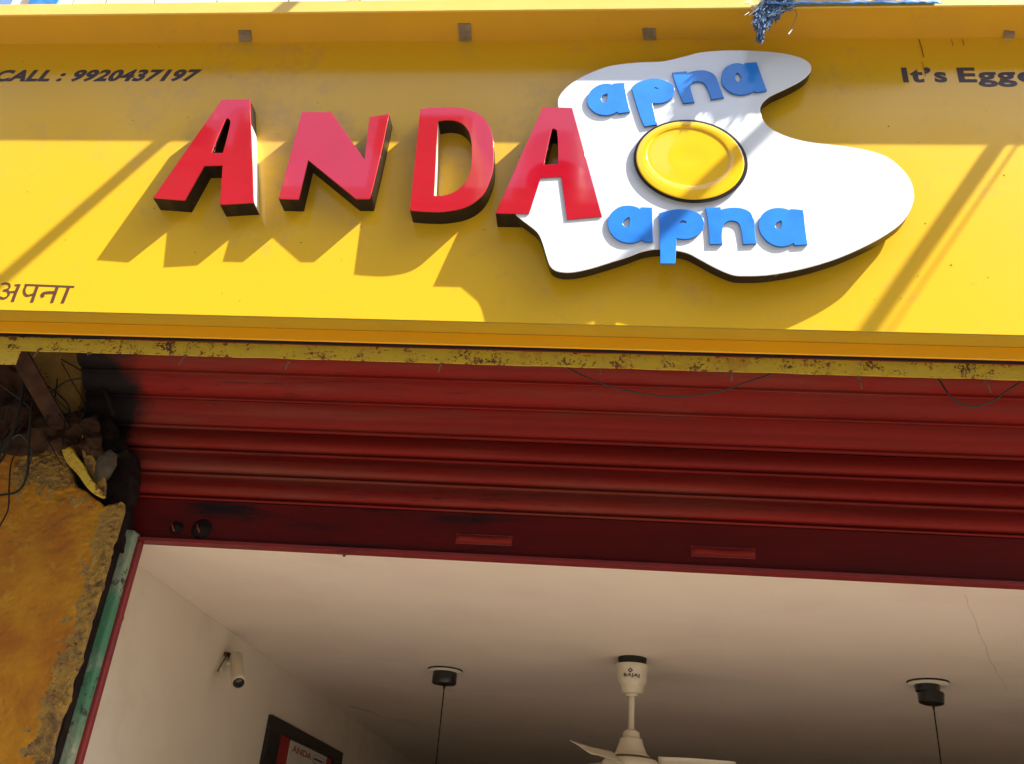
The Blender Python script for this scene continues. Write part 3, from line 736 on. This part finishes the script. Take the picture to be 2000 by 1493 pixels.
# ------------------------------------------------------------------ ceiling fan
FY = 1.99; fc = atZ(1235, 1286, ZC); FX, FY = fc.x, fc.y
def fz(y, x=1232): return at(x, y, FY).z - ZC
fan = thing('ceiling_fan', 'cream three bladed ceiling fan hanging from a dark ceiling box', 'ceiling fan', None, (FX, FY, ZC))
o = lathe('ceiling_box', [(.074, .0), (.074, -.004), (.070, -.035), (.064, -.045)], (0, 0, 0), M['dark'], fan, 24)
fan.scale = (K, K, 1)
bm = bmesh.new()
for k in range(7):
    a = k * .9; bbox(bm, (math.cos(a) * .055 - .018, math.sin(a) * .055 - .018, -.012), (math.cos(a) * .055 + .018, math.sin(a) * .055 + .018, -.002))
from_bm('broken_edge', bm, M['dark'], fan)
tube('hook', spline([(-.045, 0, -.002), (-.06, 0, -.04), (0, -.07, -.012), (.035, 0, -.03), (.045, 0, -.004)], 5), .004, M['blackplastic'], fan, 6)
zc0, zc1 = fz(1299), fz(1361)
H = zc0 - zc1
lathe('upper_canopy', [(.075, zc0), (.086, zc0 - .003), (.087, zc0 - .12 * H), (.080, zc0 - .2 * H), (.076, zc0 - .5 * H), (.066, zc0 - .66 * H), (.060, zc0 - .70 * H), (.060, zc0 - .78 * H), (.050, zc0 - .9 * H), (.03, zc0 - .94 * H), (.028, zc1)], (0, 0, 0), M['cream'], fan)
zr = fz(1427)
lathe('down_rod', [(.015, zc1 + .02), (.015, zr - .02)], (0, 0, 0), M['cream'], fan, 16)
zm = fz(1478)
H = zr - zm
lathe('lower_canopy', [(.02, zr + .006), (.024, zr), (.04, zr - .06 * H), (.044, zr - .28 * H), (.056, zr - .34 * H), (.060, zr - .5 * H), (.078, zr - .9 * H), (.088, zr - .93 * H), (.092, zm)], (0, 0, 0), M['cream'], fan)
zb = zm - .01
lathe('motor_housing', [(.07, zm - .002), (.075, zm - .012), (.125, zm - .016), (.14, zm - .035), (.14, zm - .075), (.10, zm - .10), (.04, zm - .115)], (0, 0, 0), M['cream'], fan, 40)
zbl = zm - .028
P = atZ(1112, 1443, ZC + zbl) - Vector((FX, FY, ZC)); ang0 = math.atan2(P.y, P.x)
for k in range(3):
    an = math.radians(-119) + k * 2 * math.pi / 3; vs, fs = [], []; R1 = .50
    for i in range(13):
        r = .13 + (R1 - .13) * i / 12; wd = .035 + .035 * min(1, i / 5); wd *= (1 if i < 12 else .8)
        for s_, zz in ((-1, .034), (-.3, .012), (.4, -.014), (1, -.034)):
            x, y = r, s_ * wd; vs.append((x * math.cos(an) - y * math.sin(an), x * math.sin(an) + y * math.cos(an), zbl + zz))
    for i in range(12):
        for j in range(3): a = i * 4 + j; fs.append((a, a + 4, a + 5, a + 1))
    bl = pyd('blade', vs, fs, M['cream'], fan, smooth=True); md = bl.modifiers.new('s', 'SOLIDIFY'); md.thickness = .003
# brand mark printed on the canopy: a small diamond over the word
def wrap_print(txt, zc_, h, wd, rad, nm):
    me = text_mesh(txt, -wd / 2, wd / 2, zc_ - h / 2, zc_ + h / 2, 0, .02, spacing=1.15)
    for v in me.vertices:
        a = v.co.x / rad - math.pi / 2 - .12 + .06; r = rad + .0018 + (.0008 if v.co.y < 0 else 0)
        v.co = (r * math.cos(a), r * math.sin(a), v.co.z)
    return link(nm, me, M['ink'], fan)
H = zc0 - zc1
wrap_print('BAJAJ', zc0 - .43 * H, .024, .080, .0785, 'brand_lettering')
vs = []
for (dx, dz) in ((0, .014), (.014, 0), (0, -.014), (-.014, 0), (0, .006), (.006, 0), (0, -.006), (-.006, 0)):
    a = (dx - .004) / .08 - math.pi / 2 - .1; vs.append((.0815 * math.cos(a), .0815 * math.sin(a), zc0 - .27 * H + dz))
pyd('diamond_mark', vs, [(0, 1, 5, 4), (1, 2, 6, 5), (2, 3, 7, 6), (3, 0, 4, 7)], M['ink'], fan)

# ------------------------------------------------------------------ pendant lamps
def pendant(px, py, label, open_=False):
    c = atZ(px, py, ZC)
    t = thing('pendant_lamp', label, 'pendant lamp', 'black pendant lamps on the ceiling', tuple(c))
    t.scale = (K, K, K)
    lathe('ceiling_rose', [(.098, -.008), (.101, -.012), (.088, -.017), (.05, -.018)], (0, 0, 0), M['rose'], t)
    lathe('rose_shadow_ring', [(.1015, .0), (.1015, -.0078)], (0, 0, 0), M['dark'], t)  # dark disc added to draw the shadow line round the rose

    if open_:
        lathe('upper_cup', [(.058, -.011), (.062, -.02), (.058, -.05), (.03, -.052)], (-.006, 0, 0), M['blackplastic'], t)
        g = lathe('lower_cup', [(.060, 0), (.064, -.008), (.060, -.056), (.045, -.062), (.02, -.064)], (0, 0, 0), M['blackplastic'], t)
        g.location = (.008, 0, -.050); g.rotation_euler = (0, .08, 0)
        z0 = -.112
    else:
        lathe('cup', [(.066, -.011), (.071, -.018), (.071, -.078), (.066, -.084), (.03, -.088), (.012, -.092)], (0, 0, 0), M['blackplastic'], t); z0 = -.09
    dx = .004 if not open_ else .012
    tube('cord', [(dx, 0, z0 + .01), (dx, 0, z0 - .025)], [.010, .004], M['cable'], t)
    tube('cord', [(dx, 0, z0), (dx, 0, z0 - .75)], .0035, M['cable'], t)
    lathe('lamp_shade', [(.02, z0 - .72), (.035, z0 - .76), (.12, z0 - .88), (.14, z0 - .93), (.13, z0 - .93)], (dx, 0, 0), M['blackplastic'], t)
pendant(870, 1308, 'black cup pendant lamp on a cream rose, left of the fan')
pendant(1812, 1332, 'pendant lamp right of the fan with its black cup half open and tilted', True)

# ------------------------------------------------------------------ security camera on the left wall
cp = atX(436, 1298, XL)
sc_ = thing('security_camera', 'small cream security camera on the left inner wall', 'security camera', None, tuple(cp))
sc_.scale = (K, K, K)
g = lathe('wall_plate', [(.045, 0), (.047, .012), (.03, .02)], (0, 0, 0), M['cream'], sc_, 24); g.rotation_euler = (0, math.pi / 2, 0)
tube('arm', spline([(.01, 0, 0), (.05, 0, .02), (.085, 0, .0)], 4), .013, M['cream'], sc_)
q0 = Vector((.075, -.035, .035)); q1 = (atX(466, 1334, XL + .19) - cp) / K
dv = (q1 - q0).normalized()
tube('body', [q0 - dv * .02, q0, q1 - dv * .03, q1], [.024, .034, .036, .036], M['cream'], sc_, 20)
tube('lens_face', [q1 + dv * .0005, q1 + dv * .004], [.029, .027], M['blackplastic'], sc_, 20)
tube('lead', spline([(.02, 0, .03), (.03, -.035, .05), (.02, -.06, .0), (.005, -.065, -.05)], 6), .003, M['cable'], sc_, 6)
box('dark_patch', (.0005, -.03, .045), (.03, .07, .06), M['rust'], sc_, bev=.004)

# ------------------------------------------------------------------ framed poster on the left wall
pa, pb = atX(531, 1405, XL + .03), atX(672, 1464, XL + .03)
wd = pb.y - pa.y; zt_ = (pa.z + pb.z) / 2; ht = .75
pf = thing('picture_frame', 'black framed red and white poster on the left inner wall', 'framed poster', None, (XL, pa.y, zt_))
fb = wd * .13; ft = .085
box('frame_top', (.001, 0, -ft), (.03, wd, 0), M['frame'], pf, bev=.002)
box('frame_side', (.001, 0, -ht), (.0295, fb, -ft - .0005), M['frame'], pf, bev=.002)
box('frame_side', (.001, wd - fb, -ht), (.0295, wd, -ft - .0005), M['frame'], pf, bev=.002)
box('frame_bottom', (.001, 0, -ht - ft), (.03, wd, -ht - .0005), M['frame'], pf, bev=.002)
box('red_backing', (.001, fb, -ht), (.010, wd - fb, -ft), M['posterred'], pf)
box('poster', (.0105, wd * .27, -ht + .02), (.013, wd * .78, -ft - .004), M['poster'], pf)
me = text_mesh('ANDA', 0, wd * .26, 0, .045, 0, .02)
for v in me.vertices: v.co = (.0135 + (.0008 if v.co.y < 0 else 0), wd * .30 + v.co.x, -ft - .075 + v.co.z)
link('poster_lettering', me, M['posterred'], pf)
vs, fs = tube_geo([(.0138, wd * .665 + math.copysign(abs(math.cos(t)) ** .5, math.cos(t)) * wd * .085, -ft - .055 + math.copysign(abs(math.sin(t)) ** .5, math.sin(t)) * .03) for t in [k * math.pi / 12 for k in range(25)]], .0015, 5)
pyd('poster_emblem', vs, fs, M['ink'], pf)
box('poster_emblem_bar', (.0132, wd * .60, -ft - .062), (.0145, wd * .73, -ft - .048), M['ink'], pf)

# ------------------------------------------------------------------ blue plastic and strands on top of the sign
tp = thing('blue_garland', 'ragged blue plastic fringe lying along the top of the sign', 'garland')
a, b = at(1500, 8, -.235), at(1842, 6, -.235)
vs, fs = [], []; n = 60
for i in range(n + 1):
    u = i / n; p = a.lerp(b, u); lump = .020 + .012 * noise.noise(Vector((u * 14, 0, 0)))
    for j in range(7):
        t = j / 6; yy = -.05 + t * .17; zz = p.z + .010 + .068 * min(1, t * 3) + lump * math.sin(t * math.pi) + .006 * noise.noise(Vector((u * 30, t * 4, 2)))
        vs.append((p.x, -FD + yy + .006 * noise.noise(Vector((u * 25, t * 3, 8))), zz))
for i in range(n):
    for j in range(6): q = i * 7 + j; fs.append((q, q + 7, q + 8, q + 1))
o = pyd('sheet', vs, fs, M['tarp'], tp, smooth=True); md = o.modifiers.new('s', 'SOLIDIFY'); md.thickness = .004
def strands(name, n, fx, m, parent, wd=.0035):
    vs, fs = [], []
    for _ in range(n):
        p, d, ln = fx(); k = 5; pts = []
        c = Vector((random.uniform(-1, 1), random.uniform(-.4, .2), random.uniform(-.6, .2))) * ln * .25
        s = d.cross(Vector((random.uniform(-1, 1), random.uniform(-1, 1), random.uniform(-1, 1)))).normalized() * wd
        b = len(vs)
        for i in range(k + 1):
            t = i / k; q = p + d * ln * t + c * t * t; vs += [q - s * (1 - .6 * t), q + s * (1 - .6 * t)]
        for i in range(k): fs.append((b + 2 * i, b + 2 * i + 1, b + 2 * i + 3, b + 2 * i + 2))
    return pyd(name, vs, fs, m, parent, kind='stuff')
def f1():
    u = random.random(); p = a.lerp(b, u); dens = 1 if .0 < u < .16 or .58 < u < .64 or .78 < u < .86 else .35
    return Vector((p.x, -FD - .025, ZT + .062)), Vector((random.uniform(-1, 1), random.uniform(-.6, 0), random.uniform(-.9, -.05))).normalized(), random.uniform(.02, .05) * dens
strands('fringe', 500, f1, M['shine'], tp, .0015)
strands('fringe', 500, f1, M['tarp'], tp, .0025)
tas = thing('blue_tassel', 'slate blue tassel of tangled strands hanging over the top edge of the sign', 'tassel')
tc_ = at(1512, 12, -.2)
cA = [at(x, y, -.2) for x, y in ((1535, 8), (1512, 12), (1498, 28), (1488, 48), (1484, 74))]
def f2():
    i = random.choice((0, 0, 1, 1, 1, 2, 2, 2, 3)); t = random.random(); p = cA[i].lerp(cA[i + 1], t)
    wdd = (.05, .05, .03, .013, .004)[i]
    p = p + Vector((random.uniform(-wdd, wdd), random.uniform(-.02, .01), random.uniform(-wdd, wdd) * .6))
    d = (cA[i + 1] - cA[i]).normalized() + Vector((random.uniform(-.8, .8), random.uniform(-.5, .5), random.uniform(-.5, .3))) * (.9 - .2 * i)
    return p, d.normalized(), random.uniform(.014, .034)
strands('strands', 3200, f2, M['tinsel'], tas, .0036)
def f3():
    p = at(random.uniform(1460, 1545), random.uniform(-2, 24), -.21); return p, Vector((random.uniform(-1, 1), random.uniform(-.5, .1), random.uniform(-1, .3))).normalized(), random.uniform(.012, .05)
strands('loose_ends', 90, f3, M['shine'], tas, .0012)
tube('dangling_wire', spline([at(1552, 18, -.2), at(1556, 30, -.2), at(1548, 50, -.2), at(1540, 68, -.2)], 4), .0016, M['wood'], tas, 5)
tube('wire_end', [at(1547, 58, -.202), at(1540, 67, -.202)], .003, M['shine'], tas, 5)
# the upper swag of the same plastic, above the picture; it throws the ragged shade on the egg
sw = thing('blue_tarpaulin', 'torn blue plastic sheet sagging from the upper storey above the sign', 'tarpaulin')
base = [at(x, y, EY) + SUN * .30 for x, y in ((1402, 90), (1600, 80), (1522, 165), (1442, 220), (1392, 242), (1374, 200))]
bm = bmesh.new(); vv = [bm.verts.new(v) for v in base]; bm.faces.new(vv)
bmesh.ops.subdivide_edges(bm, edges=bm.edges, cuts=9, use_grid_fill=True); bmesh.ops.triangulate(bm, faces=bm.faces)
bmesh.ops.subdivide_edges(bm, edges=bm.edges, cuts=2)
nn = SUN.normalized()
for v in bm.verts: v.co += nn * noise.noise(v.co * 9) * .05 + Vector((noise.noise(v.co * 30), 0, noise.noise(v.co * 30 + Vector((5, 5, 5))))) * .008
from_bm('torn_sheet', bm, M['tarp'], sw)
def f4():
    t = random.random(); p = base[2].lerp(base[3], t) if random.random() < .7 else base[1].lerp(base[2], t)
    return p + Vector((0, 0, .02)), Vector((-.45 + random.uniform(-.25, .25), 0, -.9)).normalized(), random.uniform(.03, .14)
strands('torn_fringe', 80, f4, M['tarp'], sw, .005)
tube('tie_rope', [base[1], base[1] + Vector((.3, .5, .9))], .004, M['cable2'], sw, 6)
tube('tie_rope', [base[0], base[0] + Vector((-.2, .55, 1.0))], .004, M['cable2'], sw, 6)

# ------------------------------------------------------------------ poles and wires overhead (their shadows cross the sign)
def overhead(p1, p2, t1, dt, r, name, label, cat, m, yend, n=10, group=None):
    A = at(*p1) + SUN * t1; B = at(*p2) + SUN * (t1 + dt); d = B - A
    s0 = A + d * ((.22 - A.y) / d.y); s1 = A + d * ((yend - A.y) / d.y)
    o = tube(name, [s0, s1], r, m, None, n); return tag(o, label, cat, group)
overhead((331, 262, 0), (-3, 553, 0), .60, .30, .032, 'pole', 'weathered pole slanting out from above the sign, casting a band of shade', 'pole', M['wood'], -1.4)
overhead((1935, 300, 0), (1700, 640, 0), .50, .42, .031, 'overhead_cable', 'thick overhead cable whose shadow crosses the right of the sign', 'cable', M['cable'], -12)
overhead((1975, 300, 0), (1742, 640, 0), .56, .42, .006, 'overhead_cable', 'thin overhead cable running beside the thick one at the right', 'cable', M['cable'], -12)
overhead((1488, 256, EY), (1228, 505, EY), .66, .40, .031, 'overhead_cable', 'thick overhead cable whose shadow crosses the yolk', 'cable', M['cable'], -12)
overhead((1506, 262, EY), (1372, 390, EY), .70, .24, .005, 'overhead_cable', 'thin overhead cable whose shadow crosses the right of the yolk', 'cable', M['cable'], -12)
